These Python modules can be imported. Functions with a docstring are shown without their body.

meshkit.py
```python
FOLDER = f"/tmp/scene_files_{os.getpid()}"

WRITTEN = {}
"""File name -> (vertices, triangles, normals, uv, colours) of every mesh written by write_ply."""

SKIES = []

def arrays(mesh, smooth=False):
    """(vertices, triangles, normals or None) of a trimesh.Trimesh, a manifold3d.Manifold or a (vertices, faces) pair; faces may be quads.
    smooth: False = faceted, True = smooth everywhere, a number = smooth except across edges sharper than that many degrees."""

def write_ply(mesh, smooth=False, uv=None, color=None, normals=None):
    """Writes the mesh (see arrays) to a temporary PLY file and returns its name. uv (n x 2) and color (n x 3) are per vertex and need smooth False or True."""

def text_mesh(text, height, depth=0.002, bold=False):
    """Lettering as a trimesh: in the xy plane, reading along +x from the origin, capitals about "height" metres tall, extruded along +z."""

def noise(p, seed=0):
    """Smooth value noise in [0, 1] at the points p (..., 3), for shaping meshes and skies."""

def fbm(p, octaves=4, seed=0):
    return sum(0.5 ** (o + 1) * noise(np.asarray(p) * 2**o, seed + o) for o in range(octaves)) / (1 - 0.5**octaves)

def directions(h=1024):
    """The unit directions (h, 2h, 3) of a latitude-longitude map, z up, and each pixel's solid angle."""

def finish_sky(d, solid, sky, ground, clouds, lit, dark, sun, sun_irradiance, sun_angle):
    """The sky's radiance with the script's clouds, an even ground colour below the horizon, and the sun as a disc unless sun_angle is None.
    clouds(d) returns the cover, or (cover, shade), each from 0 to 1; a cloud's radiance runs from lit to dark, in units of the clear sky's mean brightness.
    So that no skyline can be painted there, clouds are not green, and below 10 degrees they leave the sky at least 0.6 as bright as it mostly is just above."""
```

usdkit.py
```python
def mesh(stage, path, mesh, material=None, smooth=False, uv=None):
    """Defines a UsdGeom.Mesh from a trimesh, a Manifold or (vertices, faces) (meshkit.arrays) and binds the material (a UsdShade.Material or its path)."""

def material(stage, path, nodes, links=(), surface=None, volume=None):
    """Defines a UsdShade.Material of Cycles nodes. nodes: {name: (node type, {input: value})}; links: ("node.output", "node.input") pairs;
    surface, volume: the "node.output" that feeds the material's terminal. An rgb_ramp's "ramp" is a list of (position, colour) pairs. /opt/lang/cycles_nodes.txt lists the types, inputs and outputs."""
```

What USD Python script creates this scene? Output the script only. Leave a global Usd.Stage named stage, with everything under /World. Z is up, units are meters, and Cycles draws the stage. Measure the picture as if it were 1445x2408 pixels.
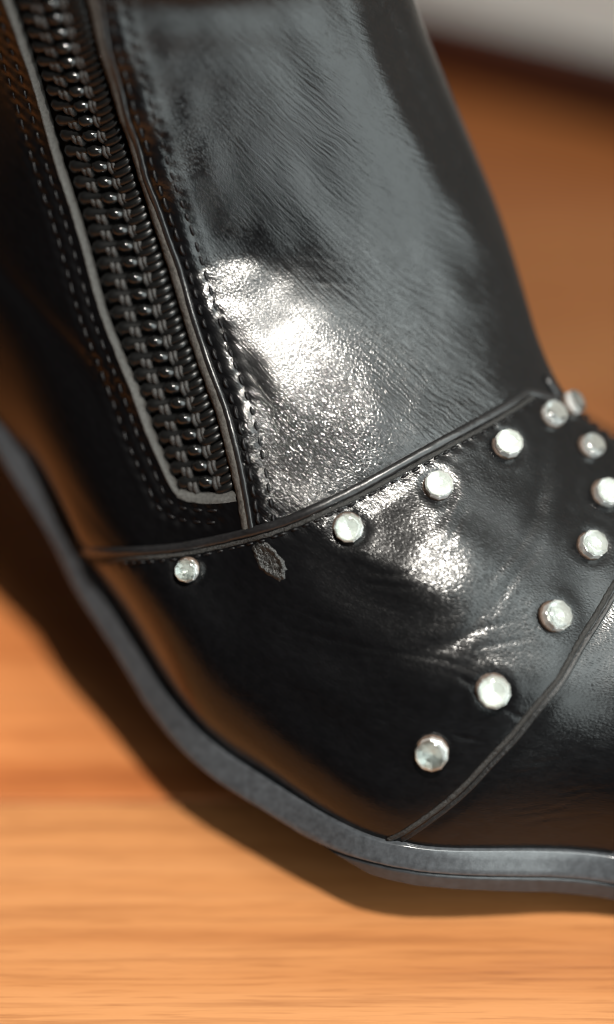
import math, random
import numpy as np
import trimesh
import usdkit, meshkit
from scipy.interpolate import CubicSpline, RectBivariateSpline, LinearNDInterpolator
from scipy.ndimage import map_coordinates, gaussian_filter
from scipy.spatial import cKDTree
from shapely.geometry import Polygon, Point, LineString
from shapely import contains_xy
from pxr import Usd, UsdGeom, UsdLux, UsdShade, Gf, Sdf, Vt

random.seed(7); rng = np.random.default_rng(7)
stage = Usd.Stage.CreateInMemory()
UsdGeom.SetStageUpAxis(stage, UsdGeom.Tokens.z)
UsdGeom.Xform.Define(stage, '/World'); UsdGeom.Scope.Define(stage, '/World/Looks')
MM = 0.001                                  # everything below is laid out in millimetres

# strengths of the light
SUN_I = 186.0
WINDOWS = [('window_light', 52, 20, 1.6, 1.5, 1.75, 4.6, (.90, 1.0, .99)), ('upper_window_light', 78, 60, 1.6, 1.10, .68, 8.0, (.90, 1.0, .99))]
DOME = 0.008
SKIRT_H = 10.0

# ------------------------------------------------------------------ camera
PITCH = math.radians(45.0); DIST = 380.0; KPX = 65 / 1445 / DIST
FWD = np.array([0, math.cos(PITCH), -math.sin(PITCH)]); RGT = np.array([1., 0, 0]); UPV = np.array([0, math.sin(PITCH), math.cos(PITCH)])
EYE = np.array([0, -236.7, 293.6])
cam = UsdGeom.Camera.Define(stage, '/World/camera')
m = np.eye(4); m[0, :3] = RGT; m[1, :3] = UPV; m[2, :3] = -FWD; m[3, :3] = EYE * MM
cam.AddTransformOp().Set(Gf.Matrix4d(*m.ravel().tolist()))
cam.CreateHorizontalApertureAttr(24.0); cam.CreateVerticalApertureAttr(40.0)
cam.CreateFocalLengthAttr(24.0 * DIST / 65)
cam.CreateFStopAttr(4.6); cam.CreateFocusDistanceAttr(0.364)
cam.CreateClippingRangeAttr(Gf.Vec2f(0.02, 100))
cam.CreateExposureAttr(0.0)

# ------------------------------------------------------------------ light: sun through a tall window at the right front
SUN = np.array([.145, -.245, .957]); SUN /= np.linalg.norm(SUN)

def look_matrix(pos, target):
    z = np.asarray(pos, float) - np.asarray(target, float); z /= np.linalg.norm(z)      # lights shine along -z
    x = np.cross([0, 0, 1.0], z); x /= np.linalg.norm(x); y = np.cross(z, x)
    mm = np.eye(4); mm[0, :3] = x; mm[1, :3] = y; mm[2, :3] = z; mm[3, :3] = pos
    return Gf.Matrix4d(*mm.ravel().tolist())

AIM = np.array([-.032, .000, 0.0]); FAR = 3.0
lamp = UsdLux.SphereLight.Define(stage, '/World/sun_lamp')
lamp.CreateRadiusAttr(0.016); lamp.CreateNormalizeAttr(True); lamp.CreateColorAttr(Gf.Vec3f(1.0, 0.95, 0.87))
lamp.CreateIntensityAttr(SUN_I)
lamp.AddTransformOp().Set(look_matrix(AIM + SUN * FAR, AIM))
sh = UsdLux.ShapingAPI.Apply(lamp.GetPrim()); sh.CreateShapingConeAngleAttr(1.78); sh.CreateShapingConeSoftnessAttr(0.3)

def rect(name, az, el, dist, w, h, inten, color):
    a, e = math.radians(az), math.radians(el)
    p = np.array([math.sin(a) * math.cos(e), -math.cos(a) * math.cos(e), math.sin(e)]) * dist
    r = UsdLux.RectLight.Define(stage, '/World/' + name)
    r.CreateWidthAttr(w); r.CreateHeightAttr(h); r.CreateIntensityAttr(inten); r.CreateColorAttr(Gf.Vec3f(*color))
    r.AddTransformOp().Set(look_matrix(p, (0, 0.03, 0.03)))
for args in WINDOWS:
    rect(*args)
dome = UsdLux.DomeLight.Define(stage, '/World/room_light')
dome.CreateIntensityAttr(1.0)
bg = usdkit.material(stage, '/World/Looks/room_air', {'b': ('background_shader', {'color': (1.0, .76, .55), 'strength': DOME})}, surface='b.background')
UsdShade.MaterialBindingAPI.Apply(dome.GetPrim()).Bind(bg)

# ------------------------------------------------------------------ helpers
used = {}
def numbered(path):
    n = used.get(path, 0); used[path] = n + 1
    return path if n == 0 else f'{path}_{n:03d}'

def xform(name, parent='/World'):
    p = numbered(f'{parent}/{name}'); return UsdGeom.Xform.Define(stage, p).GetPrim()

def add(name, mesh, mat, parent='/World', smooth=False, normals=None, uv=None, extra=None):
    """One Mesh prim; mesh = trimesh or (v, f) in millimetres."""
    parent = parent if isinstance(parent, str) else str(parent.GetPath())
    path = numbered(f'{parent}/{name}')
    if isinstance(mesh, tuple): mesh = trimesh.Trimesh(mesh[0], mesh[1] if mesh[1].shape[1] == 3 else np.vstack([mesh[1][:, [0, 1, 2]], mesh[1][:, [0, 2, 3]]]), process=False)
    mesh = trimesh.Trimesh(np.array(mesh.vertices) * MM, mesh.faces, process=False)
    g = usdkit.mesh(stage, path, mesh, MATS[mat], smooth=smooth if normals is None else False, uv=uv)
    if normals is not None:
        g.CreateNormalsAttr(Vt.Vec3fArray.FromNumpy(np.asarray(normals, np.float32))); g.SetNormalsInterpolation('vertex')
    for k, val in (extra or {}).items():
        UsdGeom.PrimvarsAPI(g).CreatePrimvar(k, Sdf.ValueTypeNames.FloatArray, 'vertex').Set(Vt.FloatArray.FromNumpy(np.asarray(val, np.float32)))
    return g.GetPrim()

def tag(p, label=None, cat=None, group=None, kind=None):
    for k, val in (('label', label), ('category', cat), ('group', group), ('kind', kind)):
        if val: p.SetCustomDataByKey(k, val)
    return p

def ray(px, py):
    px = np.asarray(px, float); py = np.asarray(py, float)
    return FWD + RGT * ((px - 722.5) * KPX)[..., None] + UPV * ((1204 - py) * KPX)[..., None]
def at_z(px, py, z):
    d = ray(px, py); t = (z - EYE[2]) / d[..., 2]; return EYE + d * t[..., None]
def proj(p):
    q = np.asarray(p) - EYE; t = q @ FWD; return 722.5 + (q @ RGT) / t / KPX, 1204 - (q @ UPV) / t / KPX

# ------------------------------------------------------------------ materials
MATS = {}
def mat(name, nodes, links, surface='p.BSDF', **kw):
    MATS[name] = usdkit.material(stage, '/World/Looks/' + name, nodes, links, surface=surface, **kw)

def leather(name, base, rough, streak, grain, seed, NB=.10, SPEC=.4):
    nodes = {
        'uv': ('uvmap', {'attribute': 'st'}), 'geo': ('geometry', {}), 'wr': ('attribute', {'attribute': 'grain'}), 'cl': ('attribute', {'attribute': 'streak'}),
        # long fine creases, running slantwise across the shaft
        'rot': ('mapping', {'rotation': (0, 0, math.radians(48)), 'scale': (1, 1, 1)}),
        'warp': ('noise_texture', {'scale': .25, 'detail': 2.0, 'vector': (0, 0, 0)}),
        'wadd': ('vector_math', {'math_type': 'multiply_add', 'vector2': (1.6, 1.6, 0)}),
        'str': ('mapping', {'scale': (.28, 2.6, 1), 'location': (seed, 0, 0)}),
        'n1': ('noise_texture', {'scale': 1.0, 'detail': 3.0, 'roughness': .6}),
        # pores and pebbles
        'vo': ('voronoi_texture', {'scale': 3.4, 'feature': 'distance_to_edge', 'randomness': .9}),
        'vs': ('noise_texture', {'scale': 2.6, 'detail': 1.0, 'roughness': .5}),
        'n2': ('noise_texture', {'scale': 2.4, 'detail': 4.0, 'roughness': .62}),
        'n3': ('noise_texture', {'scale': 9.0, 'detail': 3.0, 'roughness': .65}),
        'vor': ('map_range', {'from_min': 0.0, 'from_max': .30, 'to_min': 0.0, 'to_max': 1.0, 'clamp': True}),
        'a1': ('math', {'math_type': 'multiply', 'value2': streak}),
        'a1b': ('math', {'math_type': 'multiply'}),
        'a2': ('math', {'math_type': 'multiply'}), 'a2b': ('math', {'math_type': 'multiply', 'value2': grain}),
        'a2c': ('math', {'math_type': 'multiply'}), 'a2d': ('math', {'math_type': 'multiply', 'value2': grain * .35}),
        'a3': ('math', {'math_type': 'multiply_add', 'value2': NB}),
        'a4': ('math', {'math_type': 'multiply_add', 'value2': .015}),
        's1': ('math', {'math_type': 'add'}), 's2': ('math', {'math_type': 'add'}),
        'bump': ('bump', {'strength': 1.0, 'distance': 0.00010}),
        'dust': ('noise_texture', {'scale': .9, 'detail': 5.0, 'roughness': .7}),
        'rr': ('map_range', {'from_min': .3, 'from_max': .7, 'to_min': rough - .035, 'to_max': rough + .06}),
        'col': ('rgb_ramp', {'ramp': [(0.3, base), (0.75, tuple(x * 1.8 for x in base))]}),
        'p': ('principled_bsdf', {'specular_ior_level': SPEC, 'ior': 1.5, 'coat_weight': .11, 'coat_roughness': .42}),
    }
    links = [('uv.UV', 'rot.vector'), ('uv.UV', 'warp.vector'), ('warp.color', 'wadd.vector1'), ('rot.vector', 'wadd.vector3'), ('wadd.vector', 'str.vector'), ('str.vector', 'n1.vector'),
             ('uv.UV', 'vo.vector'), ('uv.UV', 'vs.vector'), ('uv.UV', 'n2.vector'), ('uv.UV', 'n3.vector'), ('uv.UV', 'dust.vector'),
             ('vo.distance', 'vor.value'),
             ('n1.fac', 'a1.value1'), ('a1.value', 'a1b.value1'), ('cl.fac', 'a1b.value2'),
             ('vor.result', 'a2.value1'), ('wr.fac', 'a2.value2'), ('a2.value', 'a2b.value1'),
             ('vs.fac', 'a2c.value1'), ('wr.fac', 'a2c.value2'), ('a2c.value', 'a2d.value1'),
             ('n2.fac', 'a3.value1'), ('a1b.value', 'a3.value3'), ('n3.fac', 'a4.value1'), ('a3.value', 'a4.value3'),
             ('a2b.value', 's1.value1'), ('a4.value', 's1.value2'), ('s1.value', 's2.value1'), ('a2d.value', 's2.value2'),
             ('s2.value', 'bump.height'), ('bump.normal', 'p.normal'), ('bump.normal', 'p.coat_normal'),
             ('dust.fac', 'rr.value'), ('rr.result', 'p.roughness'), ('dust.fac', 'col.fac'), ('col.color', 'p.base_color')]
    mat(name, nodes, links)

leather('black_leather', (.0016, .0016, .0019), .17, .65, .24, 0.0, .02, .42)
leather('black_leather_vamp', (.0016, .0016, .0019), .17, .07, .26, 5.0, .018, .33)
leather('black_leather_quarter', (.0014, .0013, .0015), .17, .1, .14, 9.0, .02, .20)

def plain(name, base, rough, bump_scale=900, bump_d=.00005, var=.25, metallic=0.0, spec=.5, extra=None):
    lo, hi = tuple(x * (1 - var) for x in base), tuple(min(1, x * (1 + var)) for x in base)
    mat(name, {'geo': ('geometry', {}), 'n': ('noise_texture', {'scale': bump_scale, 'detail': 4.0, 'roughness': .6}),
               'c': ('rgb_ramp', {'ramp': [(.3, lo), (.7, hi)]}), 'b': ('bump', {'strength': .8, 'distance': bump_d}),
               'p': ('principled_bsdf', {'roughness': rough, 'metallic': metallic, 'specular_ior_level': spec, **(extra or {})})},
        [('geo.position', 'n.vector'), ('n.fac', 'c.fac'), ('n.fac', 'b.height'), ('c.color', 'p.base_color'), ('b.normal', 'p.normal')])
plain('raw_leather_edge', (.062, .060, .057), .85, 3200, .00007, .3, spec=.2)
plain('raw_leather_edge_worn', (.06, .055, .050), .8, 2600, .00012, .45, spec=.25)
plain('rolled_leather', (.010, .0095, .010), .30, 3000, .00003, .4)
plain('toe_edge_leather', (.006, .0058, .006), .42, 3600, .00010, .5, spec=.4)
plain('frayed_leather', (.016, .015, .014), .6, 4200, .00022, .7, spec=.35)
plain('zip_plastic', (.005, .005, .005), .30, 2500, .00001, .2, spec=.35)
plain('zip_head_plastic', (.006, .006, .006), .13, 2500, .00001, .2)
plain('zip_thread', (.018, .016, .015), .6, 5200, .00010, .5, spec=.5)
plain('zip_tape', (.010, .0095, .009), .8, 3000, .00012, .5, spec=.2)
plain('seam_thread', (.0035, .003, .0035), .40, 6000, .00006, .4, spec=.25)
plain('welt_rubber', (.046, .049, .054), .22, 1500, .000015, .3, spec=.7)
plain('outsole_rubber', (.028, .030, .033), .25, 900, .00002, .25)
plain('sole_underside', (.015, .014, .013), .6, 400, .00005, .3)
plain('glue', (.07, .045, .032), .55, 2600, .00018, .5, spec=.4)
plain('dried_glue', (.011, .0105, .010), .28, 2600, .00030, .8, spec=.5)
plain('foil', (.90, .90, .88), .24, 1500, .00012, .08, metallic=.5)
plain('wall_paint', (.88, .85, .80), .9, 60, .0002, .03, spec=.2)
plain('stained_skirting', (.045, .009, .003), .5, 90, .0001, .35)
mat('crystal', {'f': ('fresnel', {'IOR': 1.7}), 'r': ('transparent_bsdf', {'color': (.93, .95, .94)}), 'g': ('glossy_bsdf', {'color': (1, 1, 1), 'roughness': .12}),
                'x': ('mix_closure', {})}, [('f.fac', 'x.fac'), ('r.BSDF', 'x.closure1'), ('g.BSDF', 'x.closure2')], surface='x.closure')

def wood(name, dark, mid, pale, off):
    mat(name, {'geo': ('geometry', {}), 'm': ('mapping', {'scale': (4.0, 95, 95), 'location': (off, off * 3, 0)}), 'm2': ('mapping', {'scale': (26, 900, 900), 'location': (off, 0, 0)}),
               'm3': ('mapping', {'scale': (120, 2600, 2600), 'location': (0, off, 0)}),
               'n': ('noise_texture', {'scale': 1.0, 'detail': 4.0, 'roughness': .6, 'distortion': .8}), 'n2': ('noise_texture', {'scale': 1.0, 'detail': 3.0, 'roughness': .6}), 'n3': ('noise_texture', {'scale': 1.0, 'detail': 2.0}),
               'c': ('rgb_ramp', {'ramp': [(.27, dark), (.46, mid), (.66, pale)]}), 'c2': ('rgb_ramp', {'ramp': [(.30, (.55, .45, .38)), (.50, (1, 1, 1)), (.75, (1.0, 1.0, 1.0))]}),
               'c3': ('rgb_ramp', {'ramp': [(.33, (.60, .50, .42)), (.46, (1, 1, 1))]}),
               'mx': ('mix', {'mix_type': 'multiply', 'fac': .55}), 'mx2': ('mix', {'mix_type': 'multiply', 'fac': .40}), 'b': ('bump', {'strength': .6, 'distance': .0001}),
               'p': ('principled_bsdf', {'roughness': .42, 'specular_ior_level': .45})},
        [('geo.position', 'm.vector'), ('geo.position', 'm2.vector'), ('geo.position', 'm3.vector'), ('m.vector', 'n.vector'), ('m2.vector', 'n2.vector'), ('m3.vector', 'n3.vector'), ('n.fac', 'c.fac'), ('n2.fac', 'c2.fac'), ('n3.fac', 'c3.fac'),
         ('c.color', 'mx.color1'), ('c2.color', 'mx.color2'), ('mx.color', 'mx2.color1'), ('c3.color', 'mx2.color2'), ('mx2.color', 'p.base_color'), ('n2.fac', 'b.height'), ('b.normal', 'p.normal')])
wood('floor_wood_a', (.285, .098, .028), (.385, .156, .052), (.435, .192, .072), .3)        # pale plank in front
wood('floor_wood_b', (.29, .080, .020), (.41, .138, .040), (.47, .180, .060), 2.1)       # redder plank under the boot
wood('floor_wood_c', (.26, .070, .016), (.36, .110, .030), (.42, .140, .042), 4.7)       # red plank along the wall
wood('floor_wood_d', (.33, .110, .033), (.46, .185, .068), (.54, .240, .095), 7.7)

# ------------------------------------------------------------------ floor, wall, skirting
floor = tag(xform('floor'), 'warm orange brown wooden plank floor under the boot', 'floor', kind='structure')
def plank_mesh(x0, x1, y0, y1, t=12.0, c=.35):
    v = np.array([(x0, y0, -t), (x1, y0, -t), (x1, y1, -t), (x0, y1, -t), (x0, y0, -c), (x1, y0, -c), (x1, y1, -c), (x0, y1, -c),
                  (x0 + c, y0 + c, 0), (x1 - c, y0 + c, 0), (x1 - c, y1 - c, 0), (x0 + c, y1 - c, 0)], float)
    q = [(0, 3, 2, 1)] + [(a, (a + 1) % 4, (a + 1) % 4 + 4, a + 4) for a in range(4)] + [(a + 4, (a + 1) % 4 + 4, (a + 1) % 4 + 8, a + 8) for a in range(4)] + [(8, 9, 10, 11)]
    return v, np.array(q)
W = 98.0
for r in range(-4, 4):
    y0 = 13.2 + r * W
    if y0 > 330: continue
    cuts = [-900, -310 + (r * 173) % 240, 330 + (r * 131) % 260, 1000]
    if r in (-1, 0): cuts = [-900, -420 - 60 * r, 420 + 90 * r, 1000]
    for a, b in zip(cuts[:-1], cuts[1:]):
        add('plank', plank_mesh(a + .12, b - .12, y0 + .12, y0 + W - .12), 'floor_wood_' + {-1: 'a', 0: 'b', 1: 'c'}.get(r, 'abcd'[(r * 3 + int(a > -400) * 2 + int(a > 300)) % 4]), floor)

WD = np.array([39.0 - 17.8, 127.1 - 135.9, 0]); WD /= np.linalg.norm(WD); WN = np.array([WD[1], -WD[0], 0])       # along the wall; towards the room
if WN[1] > 0: WN = -WN
W0 = np.array([17.8, 135.9, 0])
def wall_box(s0, s1, d0, d1, z0, z1, round_top=0.0):
    """A bar along the wall: d is the distance out from the skirting's face line."""
    if round_top:
        a = np.linspace(0, math.pi / 2, 6)
        prof = [(d0, z0), (d1, z0), (d1, z1 - round_top)] + [(d1 - round_top + round_top * math.cos(t), z1 - round_top + round_top * math.sin(t)) for t in a[1:]] + [(d0, z1)]
    else:
        prof = [(d0, z0), (d1, z0), (d1, z1), (d0, z1)]
    poly = Polygon(prof); e = trimesh.creation.extrude_polygon(poly, s1 - s0)
    p = np.array(e.vertices); q = W0 + WD * (p[:, 2:3] + s0) + WN * p[:, :1] + np.array([0, 0, 1.0]) * p[:, 1:2]
    f = np.array(e.faces)
    t = trimesh.Trimesh(q, f, process=True); t.fix_normals(); return t
tag(add('wall', wall_box(-600, 900, -120, -2.6, 0.3, 1200), 'wall_paint'), 'plain pale grey wall behind the boot', 'wall', kind='structure')
tag(add('skirting_board', wall_box(-600, 900, -2.5, 0, 0.3, SKIRT_H, 1.2), 'stained_skirting', smooth=40), 'low dark red-brown wooden skirting board along the foot of the wall', 'skirting board')

# ------------------------------------------------------------------ the boot's upper: rings lofted from the sole line up the shaft
PHI = math.radians(40.0)
AX = np.array([math.cos(PHI), -math.sin(PHI)]); LX = np.array([math.sin(PHI), math.cos(PHI)]); OO = np.array([32., 30.])
def uv2w(u, v, z): return np.stack([OO[0] + u * AX[0] + v * LX[0], OO[1] + u * AX[1] + v * LX[1], z + 0 * u], -1)
def w2uv(p): d = p[..., :2] - OO; return np.stack([d @ AX, d @ LX], -1)
zb = lambda px: np.interp(px, [-600, -300, 0, 200, 400, 600, 760, 900, 1100, 1300, 1445], [46, 40, 28, 19.3, 11.8, 9.8, 9.2, 8.2, 6.4, 4.8, 3.7])
th = lambda px: np.interp(px, [0, 600, 760, 900, 1445], [2.6, 2.6, 2.8, 4.2, 5.0])
WELTT = np.array([(0,994),(48,1042),(111,1129),(160,1212),(194,1282),(212,1323),(247,1375),(291,1449),(334,1522),(383,1600),(431,1667),(484,1722),(547,1774),(630,1828),(698,1870),(760,1908),(830,1942),(905,1968),(960,1981),(1100,1996),(1250,2005),(1445,2010)], float)
T3 = at_z(WELTT[:, 0], WELTT[:, 1], zb(WELTT[:, 0]) + th(WELTT[:, 0])); med = w2uv(T3)
OUT0 = [(40, 4), (38, -8), (31, -17.5)] + [tuple(q) for q in med[::-1][::2]] + [(-75, -28.6), (-95, -28.5), (-114, -25), (-128, -14), (-132, 0), (-126, 15), (-105, 22), (-60, 20), (-25, 21), (0, 22), (22, 19), (35, 13)]
CEN = np.array([-45., -4.])
ZU = np.array([[-140, 47], [-110, 40], [-85, 32.5]] + [[u, z] for (u, _), z in zip(med, T3[:, 2])][::3] + [[40, 8]], float)
zsole = lambda u: np.interp(u, ZU[:, 0], ZU[:, 1])
RINGS = np.array([[36.73,11.63,-133.0,50.0,40.41,21.86,2.18,0.9,-2.63],[30.11,20.85,-134.0,56.0,36.38,19.48,2.02,0.6,-4.8],[15.23,29.51,-134.0,62.0,34.27,17.66,1.88,0.2,-4.43],[-3.35,36.99,-132.0,70.0,32.04,19.05,1.91,0.0,-4.82],[-17.2,46.94,-128.0,78.0,30.37,21.17,1.99,0.0,0.69],[-30.55,66.79,-123.0,90.0,29.4,23.09,1.99,0.0,1.22],[-40.03,89.95,-119.0,106.0,30.0,25.02,2.0,0.0,0.19],[-48.09,118.03,-116.0,126.0,31.01,26.0,2.0,0.0,-0.07],[-51.08,140.29,-115.0,142.0,31.0,26.0,2.0,0.0,-0.01]])
DISP = np.array([0,0,0,-1,0,0,0,0,0,0,0,0,0,0,0,0,0,0,0,0,0,0,0,0,0,0,0,-2,-1,-1,-1,0,-2,0,0,0,0,0,0,0,0,0,0,0,0,0,0,0,0,0,0,0,0,-18,-14,-5,-4,-7,-8,-7,-7,-7,-2,4,4,-2,-7,-14,-22,-27,-28,-26,-22,-17,-13,-8,-4,0,0,-13,-18,-19,-20,-20,-19,-17,-16,-14,-7,3,-3,-22,-40,-57,-71,-78,-78,-70,-59,-47,-34,-22,-11,0,0,-15,-25,-31,-35,-36,-34,-30,-25,-21,-17,-17,-35,-63,-91,-117,-136,-146,-142,-127,-107,-84,-61,-40,-20,0,0,-19,-35,-47,-54,-56,-53,-45,-35,-27,-28,-42,-75,-115,-152,-185,-212,-224,-214,-190,-158,-124,-90,-59,-29,0,0,-24,-46,-64,-77,-81,-76,-63,-46,-33,-35,-60,-111,-166,-211,-253,-286,-304,-287,-251,-207,-162,-118,-77,-38,0,0,-30,-60,-85,-103,-110,-105,-86,-59,-37,-34,-62,-121,-199,-259,-308,-344,-371,-346,-300,-248,-195,-142,-93,-46,0,0,-36,-74,-109,-132,-142,-139,-114,-74,-40,-29,-62,-124,-220,-299,-351,-374,-387,-377,-333,-278,-219,-161,-105,-52,0,0,-41,-90,-135,-162,-172,-175,-143,-90,-49,-42,-77,-150,-257,-346,-398,-422,-423,-404,-358,-299,-236,-174,-114,-56,0,0,-44,-106,-165,-188,-185,-188,-156,-95,-48,-50,-96,-166,-269,-373,-438,-472,-474,-431,-375,-311,-245,-180,-118,-58,0,0,-56,-144,-203,-203,-184,-170,-130,-81,-55,-58,-107,-185,-278,-393,-458,-466,-478,-434,-378,-312,-246,-180,-118,-58,0,0,-92,-190,-239,-228,-185,-160,-107,-61,-56,-72,-108,-197,-294,-369,-438,-448,-452,-419,-365,-303,-238,-175,-114,-56,0,-1,-128,-244,-279,-259,-210,-158,-95,-92,-91,-99,-107,-206,-325,-370,-431,-456,-438,-398,-345,-285,-224,-164,-107,-53,0,0,-110,-254,-288,-277,-223,-173,-118,-132,-124,-137,-122,-224,-349,-379,-425,-450,-412,-369,-316,-260,-204,-150,-98,-48,0,2,-51,-221,-263,-269,-214,-195,-158,-151,-155,-163,-157,-221,-339,-336,-332,-372,-358,-325,-280,-232,-182,-134,-87,-43,0,2,-39,-202,-261,-259,-220,-205,-187,-178,-195,-202,-210,-247,-304,-313,-307,-318,-308,-281,-244,-202,-158,-116,-76,-38,0,1,-32,-157,-241,-258,-251,-248,-245,-248,-257,-263,-270,-290,-316,-316,-304,-293,-274,-246,-211,-174,-136,-100,-65,-32,0,0,-20,-89,-206,-251,-276,-298,-317,-331,-340,-338,-335,-339,-348,-337,-312,-284,-253,-220,-185,-150,-116,-85,-55,-27,0,0,-7,-48,-160,-237,-293,-347,-391,-420,-430,-417,-396,-383,-389,-364,-323,-280,-239,-201,-164,-130,-99,-71,-46,-22,0,1,-8,-41,-121,-211,-295,-386,-459,-504,-520,-493,-443,-394,-409,-377,-325,-274,-226,-184,-146,-113,-85,-60,-38,-18,0,-4,-17,-49,-109,-187,-280,-403,-500,-562,-594,-560,-494,-427,-403,-366,-314,-261,-211,-167,-130,-98,-72,-50,-31,-15,0,0,-24,-60,-111,-177,-266,-395,-512,-592,-629,-605,-534,-461,-406,-353,-297,-243,-194,-150,-114,-85,-60,-41,-25,-12,0,4,-32,-74,-127,-195,-286,-403,-519,-602,-635,-613,-547,-470,-400,-337,-277,-222,-174,-133,-99,-71,-50,-33,-20,-9,0,-8,-45,-91,-148,-219,-310,-420,-524,-597,-623,-600,-533,-456,-382,-314,-252,-199,-153,-114,-83,-59,-40,-26,-16,-7,0,10,-44,-98,-158,-231,-319,-417,-505,-564,-581,-555,-493,-421,-348,-281,-223,-172,-130,-95,-68,-47,-31,-20,-11,-5,0,-7,-49,-98,-156,-225,-305,-391,-463,-507,-514,-486,-432,-367,-301,-241,-188,-143,-106,-76,-53,-36,-23,-14,-8,-4,0,-4,-44,-89,-140,-201,-270,-342,-399,-431,-430,-403,-356,-301,-245,-194,-150,-112,-82,-58,-39,-26,-16,-9,-5,-2,0,1,-34,-71,-113,-162,-216,-271,-313,-335,-331,-308,-270,-227,-184,-144,-110,-81,-58,-40,-26,-17,-10,-5,-3,-1,0,1,-24,-50,-80,-114,-151,-187,-214,-228,-225,-208,-183,-153,-123,-95,-72,-52,-37,-25,-16,-9,-5,-3,-1,0,0,0,-14,-29,-46,-65,-86,-106,-121,-128,-126,-117,-102,-85,-68,-52,-39,-27,-19,-12,-7,-4,-2,-1,0,0,0,0,-5,-11,-17,-25,-33,-40,-46,-48,-48,-44,-38,-31,-25,-19,-14,-10,-6,-4,-2,-1,0,0,0,0,0,0,0,0,0,0,0,0,0,0,0,0,0,0,0,0,0,0,0,0,0,0,0,0,0,0,0,0,0,0,0,0,0,0,0,0,0,0,0,0,0,0,0,0,0,0,0,0,0,0,0,0,0]).reshape(34, 26) / 100.0

TH0, TH1 = -1.0, 2.75
NV_, NR = 620, 560                                     # columns over the visible side, rows
T = np.r_[np.linspace(TH0, TH1, NV_, endpoint=False), np.linspace(TH1, TH0 + 2 * math.pi, 120, endpoint=False)]
def polar(t):
    p = np.array(OUT0 + OUT0[:1], float); k = np.r_[0, np.cumsum(np.linalg.norm(np.diff(p, axis=0), axis=1))]
    c = CubicSpline(k, p, bc_type='periodic')(np.linspace(0, k[-1], 4000, endpoint=False)) - CEN
    a = np.arctan2(-c[:, 1], c[:, 0]); o = np.argsort(a); a = a[o]; r = np.hypot(*c.T)[o]
    return np.interp((t + math.pi) % (2 * math.pi) - math.pi, np.r_[a - 2 * math.pi, a, a + 2 * math.pi], np.r_[r, r, r])
def ring_pts(t):
    r0 = polar(t); u = CEN[0] + r0 * np.cos(t); v = CEN[1] - r0 * np.sin(t)
    R = [np.stack([u, v, zsole(u)], -1)]; c, s = np.cos(t), np.sin(t)
    for fu, fz, bu, bz, m_, l_, p, w, vc in RINGS:
        uc = (fu + bu) / 2; a = (fu - bu) / 2; b = np.where(s > 0, m_, l_)
        eu = uc + a * np.sign(c) * np.abs(c) ** (2 / p); ev = -b * np.sign(s) * np.abs(s) ** (2 / p)
        su = np.interp(u, [-132, 40], [bu, fu]); sv = v / 41 * m_
        uu = w * su + (1 - w) * eu; vv = w * sv + (1 - w) * ev
        zz = bz + (fz - bz) * (uu - bu) / (fu - bu); shf = np.clip((uu - uc) / a, -1, 1) * .5 + .5
        R.append(np.stack([uu, vv + vc * shf, zz], -1))
    return np.array(R)
Rg = ring_pts(T)
kk = np.r_[0, np.cumsum(np.linalg.norm(np.diff(ring_pts(np.linspace(-math.pi, math.pi, 480, endpoint=False)), axis=0), axis=2).mean(1))]
wgt = np.r_[np.linspace(0, .76, 470, endpoint=False), np.linspace(.76, 1, NR - 470)]
S = CubicSpline(kk, Rg, axis=0)(wgt * kk[-1])
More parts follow.
